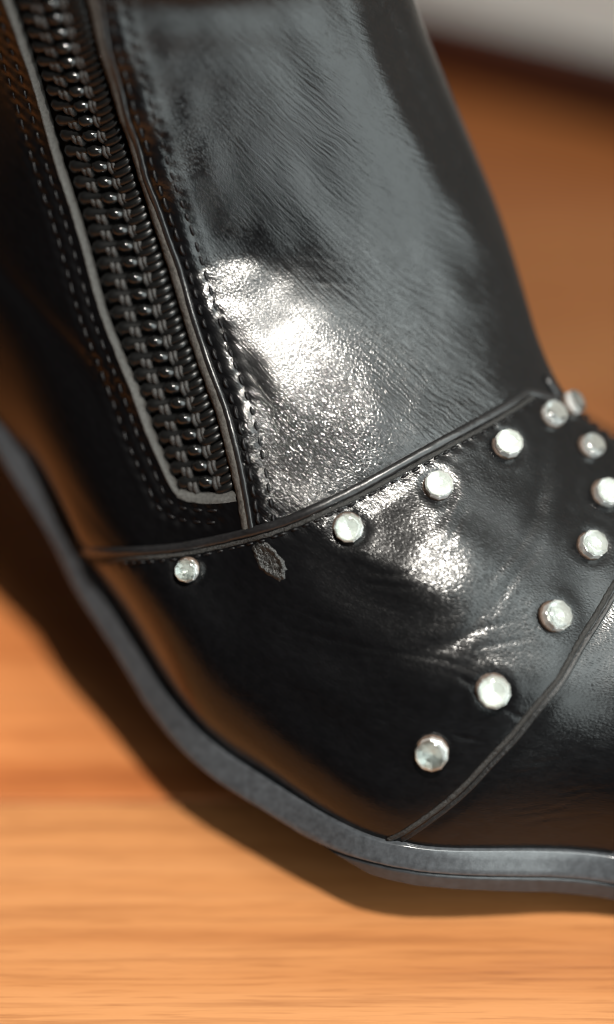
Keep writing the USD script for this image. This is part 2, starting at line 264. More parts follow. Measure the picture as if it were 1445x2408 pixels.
# the hidden far side of the forefoot is drawn in a little
tt = (T + math.pi) % (2 * math.pi) - math.pi
lat = np.clip((-tt - .30) / .5, 0, 1) * np.clip((tt + math.pi - .1) / .7, 0, 1); lat = lat * lat * (3 - 2 * lat)
S[..., 1] -= 6.5 * lat[None, :] * np.clip((.62 - wgt) / .3, 0, 1)[:, None]
S = uv2w(S[..., 0], S[..., 1], S[..., 2])
def grid_normals(S):
    du = np.roll(S, -1, 1) - np.roll(S, 1, 1); dv = np.gradient(S, axis=0)
    n = -np.cross(du, dv); return n / (np.linalg.norm(n, axis=2, keepdims=True) + 1e-12)
sp = RectBivariateSpline(np.linspace(0, 1, 34), np.linspace(0, .85, 26), DISP, kx=3, ky=3)
uu = (tt + .7) / 3.3; inn = (uu >= 0) & (uu <= 1)
D0 = np.zeros(S.shape[:2]); D0[:, inn] = sp(uu[inn], np.minimum(wgt, .85), grid=True).T if (np.diff(uu[inn]) > 0).all() else 0
S = S + grid_normals(S) * D0[..., None]
# the side towards the heel is drawn smooth and taut
soft = np.stack([gaussian_filter(S[:, :NV_, k], (20, 16), mode='nearest') for k in range(3)], -1)
mk = np.clip((tt[None, :NV_] - 1.05) / .45, 0, 1) * np.clip((np.arange(NR)[:, None] - 4) / 40, 0, 1) * np.clip((460 - np.arange(NR)[:, None]) / 120, 0, 1) * np.clip((NV_ - 4 - np.arange(NV_)[None, :]) / 30, 0, 1)
mk = mk * mk * (3 - 2 * mk)
S[:, :NV_] += (soft - S[:, :NV_]) * mk[..., None]
Nrm = grid_normals(S)

# where a spot of the photograph lies on the leather (column, row) and in space
PX, PY = proj(S)
rows_i, cols_i = np.mgrid[0:NR, 0:len(T)]
facing = ((EYE - S) * Nrm).sum(2) > 0
front = facing & (cols_i < NV_) & (tt[None, :] > -.75)
sub = front & (rows_i % 6 == 0) & (cols_i % 6 == 0) & (PX > -500) & (PX < 2000) & (PY > -500)
INV = LinearNDInterpolator(np.c_[PX[sub], PY[sub]], np.c_[cols_i[sub], rows_i[sub]].astype(float))
def locate(px, py):
    q = INV(np.c_[np.atleast_1d(px), np.atleast_1d(py)])
    return q[:, 0], q[:, 1]
def sample(A, c, r):
    return np.stack([map_coordinates(A[..., k], [r, c], order=1, mode='nearest') for k in range(A.shape[-1])], -1)
def on_leather(px, py):
    """Positions and normals on the finished upper."""
    c, r = locate(px, py); ok = ~np.isnan(c)
    c, r = c[ok], r[ok]; n = sample(Nrm, c, r); n /= np.linalg.norm(n, axis=1, keepdims=True)
    return sample(S, c, r), n
def dense(poly, step=4.0, smooth=True):
    p = np.array(poly, float); k = np.r_[0, np.cumsum(np.linalg.norm(np.diff(p, axis=0), axis=1))]
    t = np.linspace(0, k[-1], max(3, int(k[-1] / step)))
    return CubicSpline(k, p)(t) if smooth else np.c_[np.interp(t, k, p[:, 0]), np.interp(t, k, p[:, 1])]
def offset_px(poly, d):
    """A polyline shifted to its left (d > 0, as seen in the picture with y down: to the right)."""
    l = LineString(poly).offset_curve(d, join_style=1)
    return np.array((l if l.geom_type == 'LineString' else max(l.geoms, key=lambda g: g.length)).coords)

COLLAR = [(150,1300),(190,1301),(300,1297),(400,1290),(500,1272),(600,1248),(700,1215),(780,1180),(860,1140),(950,1090),(1050,1035),(1150,980),(1230,930),(1290,886),(1312,868)]
TOE = [(1530,1250),(1490,1325),(1445,1402),(1414,1455),(1366,1532),(1322,1607),(1269,1671),(1217,1737),(1164,1794),(1111,1852),(1048,1908),(990,1950),(945,1978),(905,1990)]
ZIPL = [(-122,-400),(-85,-290),(-54,-195),(-26,-110),(-10,-50),(9,0),(39,86),(69,172),(90,240),(114,326),(137,403),(161,472),(184,545),(214,650),(237,732),(267,809),(293,877),(319,946),(344,1015),(375,1083),(402,1140),(418,1163)]
ZIPB = [(418,1163),(450,1173),(484,1177),(515,1176),(556,1172)]
ZIPR = [(104,-400),(135,-290),(163,-195),(188,-110),(203,-50),(219,0),(236,73),(257,150),(279,223),(309,317),(335,399),(360,480),(386,558),(400,600),(435,714),(456,783),(482,860),(508,929),(533,1006),(552,1086),(567,1158),(576,1211),(582,1250)]

# ---- rhinestones: where they sit (seen in the photograph) and how large
STONES = [(442,1342,27),(820,1243,33),(1030,1147,33),(1192,1050,33),(1298,977,30),(1310,922,28),(1390,1052,28),(1428,1162,33),(1392,1284,33),(1302,1453,35),(1160,1627,37),(1018,1771,37)]

# ---- relief of the leather: stitch dimples, creases, slack
def curve_field(poly, step=3.0):
    p, n = on_leather(*dense(poly, step).T); k = np.r_[0, np.cumsum(np.linalg.norm(np.diff(p, axis=0), axis=1))]
    return p, k
vis = front & (PX > -120) & (PX < 1600) & (PY > -250) & (PY < 2150)
VP = S[vis]; disp = np.zeros(len(VP))
def near(poly, reach):
    p, k = curve_field(poly); d, i = cKDTree(p).query(VP, distance_upper_bound=reach)
    ok = np.isfinite(d); return ok, d[ok], k[i[ok]]
ZL_ALL = ZIPL[:-1] + [(412, 1160), (432, 1171)] + ZIPB[1:-1]
SEAM_L1, SEAM_L2 = offset_px(dense(ZL_ALL, 6, False), 24), offset_px(dense(ZL_ALL, 6, False), 52)
SEAM_R1, SEAM_R2 = offset_px(dense(ZIPR, 6), -33), offset_px(dense(ZIPR, 6), -66)
SEAM_C = offset_px(dense(COLLAR, 6), 27)[2:-2]
PITCH_ST = 1.62
for poly, depth, wid in ((SEAM_L1, .16, .42), (SEAM_L2, .16, .42), (SEAM_R1, .13, .45), (SEAM_R2, .08, .45), (SEAM_C, .08, .35)):
    ok, d, s = near(poly, 1.6)
    disp[ok] -= depth * np.exp(-(d / wid) ** 2) * (.45 + .55 * np.cos(2 * math.pi * s / PITCH_ST))
    disp[ok] += depth * .35 * np.exp(-((d - .85) / .35) ** 2) * (.6 + .4 * np.cos(2 * math.pi * s / PITCH_ST + 1))
ok, d, s = near(SEAM_R1, 6); disp[ok] += .20 * np.exp(-(d / 1.0) ** 2)
ok, d, s = near(offset_px(dense(ZIPR, 6), -98), 5); disp[ok] -= .07 * np.exp(-(d / 1.3) ** 2)       # soft trough beside the zip facing
ok, d, s = near(COLLAR, 5); disp[ok] -= .10 * np.exp(-(d / 1.4) ** 2)
ok, d, s = near(TOE, 4); disp[ok] -= .12 * np.exp(-(d / .9) ** 2)
STONES_AT = np.array([q[:2] for q in STONES]); sp_, _ = on_leather(*STONES_AT.T)
d, i_ = cKDTree(sp_).query(VP, distance_upper_bound=5); ok = np.isfinite(d)
disp[ok] += -.08 * np.exp(-((d[ok] - 1.5) / .40) ** 2) + .025 * np.exp(-((d[ok] - 2.6) / .6) ** 2)
CREASES = [([(640,1462),(690,1480),(800,1507),(900,1530),(1000,1547),(1065,1562),(1140,1592)], .10, .35),
           ([(760,1560),(860,1545),(980,1560),(1090,1600),(1130,1640)], .05, .3),
           ([(935,1533),(1010,1528),(1080,1505),(1118,1470),(1140,1430),(1160,1395)], .16, .8),
           ([(1150,1470),(1180,1400),(1240,1320),(1290,1250)], .14, .5),
           ([(1120,1400),(1170,1340),(1230,1270),(1262,1210)], .12, .45),
           ([(830,1338),(890,1350),(960,1352),(1010,1335)], .12, .4), ([(850,1368),(920,1378),(990,1380)], .10, .35), ([(815,1320),(870,1332),(940,1325)], .07, .3),
           ([(1225,1260),(1262,1190),(1280,1110),(1300,1050)], .28, 1.0), ([(1330,1240),(1340,1180),(1380,1130)], .2, 1.0),
           ([(1010,1255),(1040,1215),(1070,1165)], .10, .4), ([(1040,1300),(1075,1240),(1095,1190)], .09, .4),
           ([(1090,1500),(1150,1475),(1230,1460)], .08, .35), ([(1110,1530),(1180,1515),(1250,1500)], .07, .3),
           ([(1075,1580),(1120,1610),(1150,1600)], .12, .4), ([(1180,1660),(1230,1690),(1260,1700)], .08, .35),
           ([(1040,1720),(1090,1735),(1150,1745)], .05, .25), ([(700,1440),(780,1462),(860,1476)], .05, .28)]
for i in range(26):                                                     # fine toe-cap and side creases
    x0, y0 = rng.uniform(1230, 1440), rng.uniform(1660, 1950)
    if y0 < 1690 + (1300 - x0) * .9: continue
    L_ = rng.uniform(60, 150); CREASES.append(([(x0 - L_ / 2, y0 + 8), (x0, y0 + rng.uniform(-4, 8)), (x0 + L_ / 2, y0 - 12)], rng.uniform(.02, .05), rng.uniform(.16, .25)))
for i in range(26):
    x0, y0 = rng.uniform(560, 1000), rng.uniform(1400, 1720); L_ = rng.uniform(70, 190); a = rng.uniform(.1, .45)
    CREASES.append(([(x0 - L_ / 2, y0 - L_ / 2 * a), (x0, y0 + rng.uniform(-5, 5)), (x0 + L_ / 2, y0 + L_ / 2 * a)], rng.uniform(.015, .035), rng.uniform(.14, .22)))
for i in range(34):                                                     # crossways puckers in the bend above the seam
    x0, y0 = rng.uniform(600, 830), rng.uniform(560, 1120)
    if ((x0 - 670) / 150) ** 2 + ((y0 - 810) / 190) ** 2 < 1: continue
    L_ = rng.uniform(50, 150); CREASES.append(([(x0 - L_ / 2, y0 - 6), (x0, y0 + rng.uniform(-5, 9)), (x0 + L_ / 2, y0 + 2)], rng.uniform(.02, .06), rng.uniform(.18, .3)))
for poly, depth, wid in CREASES:
    ok, d, s = near(poly, wid * 4); smax = s.max() if ok.any() else 1
    fade = np.clip(np.minimum(s, smax - s) / (smax * .3 + 1e-6), 0, 1)
    disp[ok] -= (.62 if wid < .30 else .42) * depth * fade * np.exp(-(d / wid) ** 2)
    disp[ok] += depth * .12 * fade * np.exp(-((d - wid * 1.7) / wid) ** 2)
disp += .24 * (meshkit.fbm(VP / 11.0, 2, 3) - .5) + .03 * (meshkit.fbm(VP / 2.6, 2, 8) - .5)
mott = np.exp(-((PX[vis] - np.interp(PY[vis], [0, 300, 600, 900], [800, 930, 1100, 1150])) / 130) ** 2) * (PY[vis] < 950)
disp += .34 * mott * (meshkit.fbm(VP / 6.5, 2, 15) - .5)
disp *= np.clip((PY[vis] + 245) / 120, 0, 1)
full = np.zeros(S.shape[:2]); full[vis] = disp
edge_keep = np.clip(((EYE - S) / np.linalg.norm(EYE - S, axis=2, keepdims=True) * Nrm).sum(2) / .15, 0, 1)
S = S + Nrm * (full * edge_keep)[..., None]
Nrm = grid_normals(S)
BULGE_AT = np.array([298,20,346,20,394,20,442,20,490,20,538,20,586,20,634,20,682,20,730,20,778,20,826,20,874,20,298,68,346,68,394,68,442,68,490,68,538,68,586,68,634,68,682,68,730,68,778,68,826,68,874,68,922,68,298,116,346,116,394,116,442,116,490,116,538,116,586,116,634,116,682,116,730,116,778,116,826,116,874,116,922,116,346,164,394,164,442,164,490,164,538,164,586,164,634,164,682,164,730,164,778,164,826,164,874,164,922,164,970,164,346,212,394,212,442,212,490,212,538,212,586,212,634,212,682,212,730,212,778,212,826,212,874,212,922,212,970,212,346,260,394,260,442,260,490,260,538,260,586,260,634,260,682,260,730,260,778,260,826,260,874,260,922,260,970,260,394,308,442,308,490,308,538,308,586,308,634,308,682,308,730,308,778,308,826,308,874,308,922,308,970,308,1018,308,394,356,442,356,490,356,538,356,586,356,634,356,682,356,730,356,778,356,826,356,874,356,922,356,970,356,1018,356,394,404,442,404,490,404,538,404,586,404,634,404,682,404,730,404,778,404,826,404,874,404,922,404,970,404,1018,404,1066,404,442,452,490,452,538,452,586,452,634,452,682,452,730,452,778,452,826,452,874,452,922,452,970,452,1018,452,1066,452,442,500,490,500,538,500,586,500,634,500,682,500,730,500,778,500,826,500,874,500,922,500,970,500,1018,500,1066,500,442,548,490,548,538,548,586,548,634,548,682,548,730,548,778,548,826,548,874,548,922,548,970,548,1018,548,1066,548,1114,548,490,596,538,596,586,596,634,596,682,596,730,596,778,596,826,596,874,596,922,596,970,596,1018,596,1066,596,1114,596,490,644,538,644,586,644,634,644,682,644,730,644,778,644,826,644,874,644,922,644,970,644,1018,644,1066,644,1114,644,490,692,538,692,586,692,634,692,682,692,730,692,778,692,826,692,874,692,922,692,970,692,1018,692,1066,692,1114,692,1162,692,490,740,538,740,586,740,634,740,682,740,730,740,778,740,826,740,874,740,922,740,970,740,1018,740,1066,740,1114,740,1162,740,538,788,586,788,634,788,682,788,730,788,778,788,826,788,874,788,922,788,970,788,1018,788,1066,788,1114,788,1162,788,538,836,586,836,634,836,682,836,730,836,778,836,826,836,874,836,922,836,970,836,1018,836,1066,836,1114,836,1162,836,538,884,586,884,634,884,682,884,730,884,778,884,826,884,874,884,922,884,970,884,1018,884,1066,884,1114,884,1162,884,1210,884,586,932,634,932,682,932,730,932,778,932,826,932,874,932,922,932,970,932,1018,932,1066,932,1114,932,1162,932,1210,932,1258,932,586,980,634,980,682,980,730,980,778,980,826,980,874,980,922,980,970,980,1018,980,1066,980,1114,980,1162,980,1210,980,1258,980,586,1028,634,1028,682,1028,730,1028,778,1028,826,1028,874,1028,922,1028,970,1028,1018,1028,1066,1028,1114,1028,1162,1028,1210,1028,1258,1028,1306,1028,634,1076,682,1076,730,1076,778,1076,826,1076,874,1076,922,1076,970,1076,1018,1076,1066,1076,1114,1076,1162,1076,1210,1076,1258,1076,1306,1076,634,1124,682,1124,730,1124,778,1124,826,1124,874,1124,922,1124,970,1124,1018,1124,1066,1124,1114,1124,1162,1124,1210,1124,1258,1124,1306,1124,634,1172,682,1172,730,1172,778,1172,826,1172,874,1172,922,1172,970,1172,1018,1172,1066,1172,1114,1172,1162,1172,1210,1172,1258,1172,1306,1172,634,1220,682,1220,730,1220,778,1220,826,1220,874,1220,922,1220,970,1220,1018,1220,1066,1220,1114,1220,1162,1220,1210,1220,1258,1220,1306,1220,634,1268,682,1268,730,1268,778,1268,826,1268,874,1268,922,1268,970,1268,1018,1268,1066,1268,1114,1268,1162,1268,1210,1268,1258,1268,1306,1268,634,1316,682,1316,730,1316,778,1316,826,1316,874,1316,922,1316,970,1316,1018,1316,1066,1316,1114,1316,1162,1316,1210,1316,1258,1316,1306,1316,634,1364,682,1364,730,1364,778,1364,826,1364,874,1364,922,1364,970,1364,1018,1364,1066,1364,1114,1364,1162,1364,1210,1364,1258,1364,1306,1364,634,1412,682,1412,730,1412,778,1412,826,1412,874,1412,922,1412,970,1412,1018,1412,1066,1412,1114,1412,1162,1412,1210,1412,1258,1412,1306,1412,634,1460,682,1460,730,1460,778,1460,826,1460,874,1460,922,1460,970,1460,1018,1460,1066,1460,1114,1460,1162,1460,1210,1460,1258,1460,1306,1460,634,1508,682,1508,730,1508,778,1508,826,1508,874,1508,922,1508,970,1508,1018,1508,1066,1508,1114,1508,1162,1508,1210,1508,1258,1508,1306,1508,634,1556,682,1556,730,1556,778,1556,826,1556,874,1556,922,1556,970,1556,1018,1556,1066,1556,1114,1556,1162,1556,1210,1556,1258,1556,1306,1556,634,1604,682,1604,730,1604,778,1604,826,1604,874,1604,922,1604,970,1604,1018,1604,1066,1604,1114,1604,1162,1604,1210,1604,1258,1604,1306,1604], float).reshape(-1, 2)
BULGE = np.array([-1,-35,-45,-51,-57,-51,-42,-36,-27,-18,-4,12,-52,42,34,32,5,14,10,19,14,9,12,4,77,14,-69,171,-148,97,-62,1,-56,-9,-11,-8,-2,2,9,68,-25,127,-17,53,20,-6,-5,8,28,-1,37,5,56,20,-77,-3,10,81,-46,30,-41,0,0,21,6,20,25,51,5,255,-190,139,-2,36,-18,17,-3,26,8,41,4,71,-44,91,-58,45,13,-7,2,5,15,7,23,13,35,92,-59,73,-30,76,-23,27,-21,23,2,17,0,44,-12,54,22,258,-165,104,-34,32,-47,13,-7,20,2,20,29,22,51,-42,111,-6,9,9,-8,-12,3,-5,20,2,31,2,64,34,65,-35,65,-36,6,-40,14,-3,11,11,20,30,18,55,119,-48,91,-25,58,-41,-12,-5,5,12,13,24,19,39,56,17,-90,-45,6,-2,-10,3,10,11,19,11,38,-8,66,23,52,80,-43,20,11,10,9,12,17,16,15,31,4,53,-43,-15,46,12,3,11,15,15,14,22,11,21,8,36,83,59,23,25,8,29,18,12,21,13,19,16,18,12,9,50,6,4,43,11,29,11,23,18,19,14,19,10,18,31,78,15,0,21,23,39,12,24,17,16,22,5,26,115,-51,83,-4,31,11,29,24,26,24,16,18,12,23,29,81,23,66,-3,28,26,46,10,24,21,19,17,10,18,4,59,-28,78,50,34,5,50,28,38,10,20,15,18,12,12,112,-4,43,24,64,26,57,0,29,21,24,15,15,19,9,34,31,29,21,36,47,-2,26,41,-3,13,19,16,18,12,18,54,0,43,-9,5,58,27,-41,17,20,23,16,21,12,29,31,-1,27,26,37,-22,-26,24,39,24,21,16,23,11,28,32,4,23,9,-10,-10,41,21,-18,20,25,19,22,13,30,25,2,22,-6,6,34,-5,10,60,36,19,20,24,12,31,23,4,16,17,16,4,11,42,4,2,42,13,30,11,32,20,5,13,5,10,20,17,23,17,35,39,7,27,10,32,20,5,18,13,16,13,15,14,32,27,14,21,27,11,32,18,2,12,6,12,10,17,15,10,9,20,12,17,9,28,20,8,19,13,19,17,19,20,26,24,29,17,24,18,29,13,-3,8,2,6,5,7,5,6,3,5,8,12,-1,21,26,13,22,19,24,24,26,28,29,31,31,29,30,26,37]) / 200.0
# the way the worn leather bulges and hollows around the bend and over the joint of the foot
cb, rb = locate(*BULGE_AT.T); pn = sample(S, cb, rb); tree_ = cKDTree(pn[np.abs(BULGE) > 0]); am = BULGE[np.abs(BULGE) > 0]
bul = np.zeros(len(VP)); VPs = S[vis]
for k0 in range(0, len(am)):
    q_ = ((VPs - tree_.data[k0]) ** 2).sum(1); s_ = q_ < 49; bul[s_] += am[k0] * np.exp(-q_[s_] / 2.7 ** 2)
full = np.zeros(S.shape[:2]); full[vis] = bul
S = S + Nrm * full[..., None]; Nrm = grid_normals(S)


# ---- split into panels along the seams
HOLE = Polygon(np.vstack([dense(ZIPL, 5), dense(ZIPB, 5)[1:-1], dense([p for p in ZIPR if p[1] < 1172], 5)[::-1]]))
def seam_rows(poly):
    c, r = locate(*dense(poly, 5).T); ok = ~np.isnan(c); t = tt[c[ok].astype(int)]; o = np.argsort(t); return t[o], r[ok][o]
tc, rc = seam_rows(COLLAR); to, ro = seam_rows(TOE)
ctr = tc[0]
full_t = np.r_[2 * ctr - tc[::-1], tc]; full_r = np.r_[rc[::-1], rc]
toe_t = np.r_[-to[::-1], to]; toe_r = np.r_[ro[::-1], ro]
row_c = np.interp(tt, full_t, full_r, left=-1, right=-1); row_t = np.interp(tt, toe_t, toe_r, left=-1, right=-1)
nc = len(T)
qi, qj = np.mgrid[0:NR - 1, 0:nc]; qj1 = (qj + 1) % nc
Q = np.stack([qi * nc + qj, qi * nc + qj1, (qi + 1) * nc + qj1, (qi + 1) * nc + qj], -1).reshape(-1, 4)
F = np.vstack([Q[:, [0, 2, 1]], Q[:, [0, 3, 2]]])
V = S.reshape(-1, 3); Nn = Nrm.reshape(-1, 3)
fc, fr = cols_i.reshape(-1)[F], rows_i.reshape(-1)[F]
jc = np.where(fc.max(1) - fc.min(1) > nc // 2, fc.max(1), fc.min(1)); rmid = fr.mean(1)
above = rmid > row_c[jc]; toe_side = (rmid < row_t[jc]) & (np.abs(tt[jc]) < 1.2)
fpx, fpy = PX.reshape(-1)[F].mean(1), PY.reshape(-1)[F].mean(1); fvis = front.reshape(-1)[F].any(1) & (jc < NV_)
inhole = contains_xy(HOLE, fpx, fpy) & fvis
# left or right of the zip facing (the seam goes on up the shaft and down to the collar seam)
zr = dense(ZIPR, 5); quarter = above & ((fvis & (fpx < np.interp(fpy, zr[:, 1], zr[:, 0]))) | (tt[jc] > 1.9) | (tt[jc] < -2.6))
sarc = np.zeros(S.shape[:2]); seg = np.linalg.norm(np.diff(S, axis=1), axis=2); mid_row = 260
sarc = -np.broadcast_to(np.r_[0, np.cumsum(seg[mid_row])][None, :], S.shape[:2])
tarc = np.r_[0, np.cumsum(np.linalg.norm(np.diff(S, axis=0), axis=2).mean(1))][:, None] * np.ones((1, nc))
UVs = np.stack([sarc, tarc], -1).reshape(-1, 2)
# how pebbly and how streaky the leather is, place by place (worn in the bend, smooth on the side)
blob = lambda x, y, rx, ry, a=0: np.exp(-(((PX - x) * math.cos(a) + (PY - y) * math.sin(a)) / rx) ** 2 - ((-(PX - x) * math.sin(a) + (PY - y) * math.cos(a)) / ry) ** 2)
grain = (.30 - .22 * blob(665, 790, 110, 190, .6) + .9 * blob(720, 1060, 170, 95) + .35 * blob(800, 900, 110, 120) + .45 * blob(500, 430, 110, 200) + .16 * blob(1130, 1450, 220, 170) + .3 * blob(330, 150, 90, 300)).reshape(-1)
streak = (.15 + .95 * np.clip((PY < 1300) * np.clip((PX - 420) / 200, 0, 1), 0, 1)).reshape(-1) * np.clip(1.2 - grain * .6, .2, 1) * (1 - .8 * blob(650, 800, 130, 190, .6).reshape(-1))

boot = tag(xform('boot'), 'worn black leather ankle boot with side zip and rhinestones standing on the wooden floor', 'boot')
def panel(name, sel, material, label=None):
    f = F[sel]; ids, inv = np.unique(f, return_inverse=True)
    p = add(name, (V[ids], inv.reshape(-1, 3)), material, boot, normals=Nn[ids], uv=UVs[ids], extra={'grain': grain[ids], 'streak': streak[ids]})
    if label: tag(p, label)
panel('shaft_panel', above & ~quarter & ~inhole, 'black_leather')
panel('quarter_panel', quarter & ~inhole, 'black_leather_quarter')
panel('vamp', ~above & ~toe_side, 'black_leather_vamp')
panel('toe_cap', ~above & toe_side, 'black_leather_vamp')

# ---- swept strips
def sweep(p, n, prof, taper=None):
    """prof: closed outline of (sideways, outwards) in mm, swept along p; sideways = tangent x normal."""
    t = np.gradient(p, axis=0); t /= np.linalg.norm(t, axis=1, keepdims=True)
    b = np.cross(t, n); b /= np.linalg.norm(b, axis=1, keepdims=True); n2 = np.cross(b, t)
    pr = np.array(prof, float); k = len(pr)
    pr = np.broadcast_to(pr, (len(p),) + pr.shape[-2:]) if pr.ndim == 2 else pr; k = pr.shape[1]
    if taper is not None: pr = pr * taper[:, None, None]
    v = p[:, None] + pr[..., :1] * b[:, None] + pr[..., 1:] * n2[:, None]
    i, j = np.mgrid[0:len(p) - 1, 0:k]; j1 = (j + 1) % k
    q = np.stack([i * k + j, i * k + j1, (i + 1) * k + j1, (i + 1) * k + j], -1).reshape(-1, 4)
    q = np.vstack([q[:, [0, 1, 2]], q[:, [0, 2, 3]]])
    caps = [[0, j + 1, j] for j in range(1, k - 1)] + [[(len(p) - 1) * k, (len(p) - 1) * k + j, (len(p) - 1) * k + j + 1] for j in range(1, k - 1)]
    m_ = trimesh.Trimesh(v.reshape(-1, 3), np.vstack([q, caps]), process=False)
    if m_.volume < 0: m_.invert()
    return m_
def smooth_path(p, n, w=5):
    ker = np.hanning(w + 2)[1:-1]; ker /= ker.sum()
    pad = lambda a: np.pad(a, ((w // 2, w // 2), (0, 0)), mode='edge')
    c = lambda a: np.stack([np.convolve(pad(a)[:, k], ker, 'valid') for k in range(3)], -1)
    p2, n2 = p.copy(), c(n); p2[1:-1] = c(p)[1:-1]; return p2, n2 / np.linalg.norm(n2, axis=1, keepdims=True)
def wobble(prof, count, amp, seed, freq=.5):
    """The outline with slow uneven swelling along its length."""
    pr = np.array(prof, float); x = np.arange(count)[:, None] * freq
    return np.stack([pr + amp * (meshkit.fbm(np.c_[np.full(len(pr), xx), np.arange(len(pr)) * .7, np.full(len(pr), seed * 3.1)], 3, seed)[:, None] - .5) * 2 for xx in x[:, 0]])
circ = lambda r, ry, n=12, cy=0.0: [(r * math.cos(a), cy + ry * math.sin(a)) for a in np.linspace(0, 2 * math.pi, n, endpoint=False)]

pc, ncv = smooth_path(*on_leather(*dense(COLLAR[:-1], 5).T), 9)
add('rolled_seam_edge', sweep(pc, ncv, wobble(circ(.50, .40, 14, .06), len(pc), .05, 2, .2)), 'rolled_leather', boot, smooth=True)
pf, nf = smooth_path(*on_leather(*offset_px(dense(COLLAR[:-1], 5), 17).T), 9)
add('seam_lip', sweep(pf, nf, wobble(circ(.24, .12, 10, .02), len(pf), .07, 4, .35)), 'frayed_leather', boot, smooth=True)
pt_, nt_ = smooth_path(*on_leather(*dense(TOE, 5).T), 9)
add('toe_cap_edge', sweep(pt_, nt_, wobble([(-.26, -.12), (-.22, .08), (-.10, .12), (.06, .10), (.22, .03), (.44, -.08)], len(pt_), .05, 5, .3)), 'toe_edge_leather', boot, smooth=True)
pt2, nt2 = smooth_path(*on_leather(*offset_px(dense(TOE, 5), 15).T), 9)
add('frayed_edge', sweep(pt2, nt2, wobble([(-.35, -.1), (-.25, .14), (0, .2), (.25, .14), (.35, -.1)], len(pt2), .12, 6, .5)), 'frayed_leather', boot, smooth=True)

# ---- zip opening
zl, zrr = dense(ZIPL, 5), dense([p for p in ZIPR if p[1] < 1215], 5)
def ruled(count=90):
    a = dense(ZIPL, 5); b = dense([p for p in ZIPR if p[1] < 1180], 5)
    ia, ib = np.linspace(0, len(a) - 1, count), np.linspace(0, len(b) - 1, count)
    f = lambda q, i: np.c_[np.interp(i, range(len(q)), q[:, 0]), np.interp(i, range(len(q)), q[:, 1])]
    return f(a, ia), f(b, ib)
CA, CB = ruled(160)
pa, na = on_leather(*CA.T); pb, nb = on_leather(*CB.T)
pa, na = smooth_path(pa, na, 21); pb, nb = smooth_path(pb, nb, 21)
# middle line of the zip, with its own frame
pm = (pa + pb) / 2; nm = na + nb; nm /= np.linalg.norm(nm, axis=1, keepdims=True)
acr = pb - pa; halfw = np.linalg.norm(acr, axis=1) / 2; acr /= np.linalg.norm(acr, axis=1, keepdims=True)
nm -= (nm * acr).sum(1, keepdims=True) * acr; nm /= np.linalg.norm(nm, axis=1, keepdims=True)
arc = np.r_[0, np.cumsum(np.linalg.norm(np.diff(pm, axis=0), axis=1))]
zipper = xform('zipper', str(boot.GetPath()))
DEEP = 1.35
tape = []
for s_ in np.linspace(-1.25, 1.25, 11):
    tape.append(pm + acr * (halfw * s_)[:, None] - nm * (DEEP + .35 * abs(s_)))
tape = np.stack(tape, 1); tape = np.vstack([tape, tape[-1:] + (tape[-1:] - tape[-9:-8]) * .5])
i, j = np.mgrid[0:tape.shape[0] - 1, 0:10]; k = 11
add('tape', (tape.reshape(-1, 3), np.stack([i * k + j, (i + 1) * k + j, (i + 1) * k + j + 1, i * k + j + 1], -1).reshape(-1, 4)), 'zip_tape', zipper, smooth=True)

def at_zip(s):
    f = lambda a: np.array([np.interp(s, arc, a[:, k]) for k in range(3)])
    p, n, a = f(pm), f(nm), f(acr); n /= np.linalg.norm(n); a /= np.linalg.norm(a); t = np.cross(n, a)
    t = f(np.gradient(pm, axis=0)); t -= (t @ n) * n; t -= (t @ a) * a; t /= np.linalg.norm(t)
    return p, n, a, t, np.interp(s, arc, halfw)
def tube(pts, rad, sides=8):
    """A bent tube with rounded ends; pts (n, 3), rad (n,)."""
    pts = np.array(pts, float); c = CubicSpline(np.arange(len(pts)), pts)(np.linspace(0, len(pts) - 1, len(pts) * 3)); r = np.interp(np.linspace(0, len(pts) - 1, len(c)), range(len(pts)), rad)
    t = np.gradient(c, axis=0); t /= np.linalg.norm(t, axis=1, keepdims=True)
    e0, e1 = c[:1] - t[:1] * r[0] * .75, c[-1:] + t[-1:] * r[-1] * .75
    c = np.vstack([c[:1] - t[:1] * r[0] * .45, c, c[-1:] + t[-1:] * r[-1] * .45]); r = np.r_[r[0] * .72, r, r[-1] * .72]; t = np.vstack([t[:1], t, t[-1:]])
    h = np.cross(t, np.where(np.abs(t[:, 2:]) < .9, [0, 0, 1.], [1., 0, 0])); h /= np.linalg.norm(h, axis=1, keepdims=True); g = np.cross(t, h)
    an = np.linspace(0, 2 * math.pi, sides, endpoint=False)
    v = c[:, None] + r[:, None, None] * (np.cos(an)[None, :, None] * h[:, None] + np.sin(an)[None, :, None] * g[:, None])
    n_ = len(c); i, j = np.mgrid[0:n_ - 1, 0:sides]; j1 = (j + 1) % sides
    q = np.stack([i * sides + j, i * sides + j1, (i + 1) * sides + j1, (i + 1) * sides + j], -1).reshape(-1, 4)
    f = np.vstack([q[:, [0, 1, 2]], q[:, [0, 2, 3]]]); a, b = n_ * sides, n_ * sides + 1
    f = np.vstack([f, [[a, (j + 1) % sides, j] for j in range(sides)], [[b, (n_ - 1) * sides + j, (n_ - 1) * sides + (j + 1) % sides] for j in range(sides)]])
    m_ = trimesh.Trimesh(np.vstack([v.reshape(-1, 3), e0, e1]), f, process=False)
    if m_.volume < 0: m_.invert()
    return m_
ROWP = 1.70
s0 = arc[-1] - 1.3
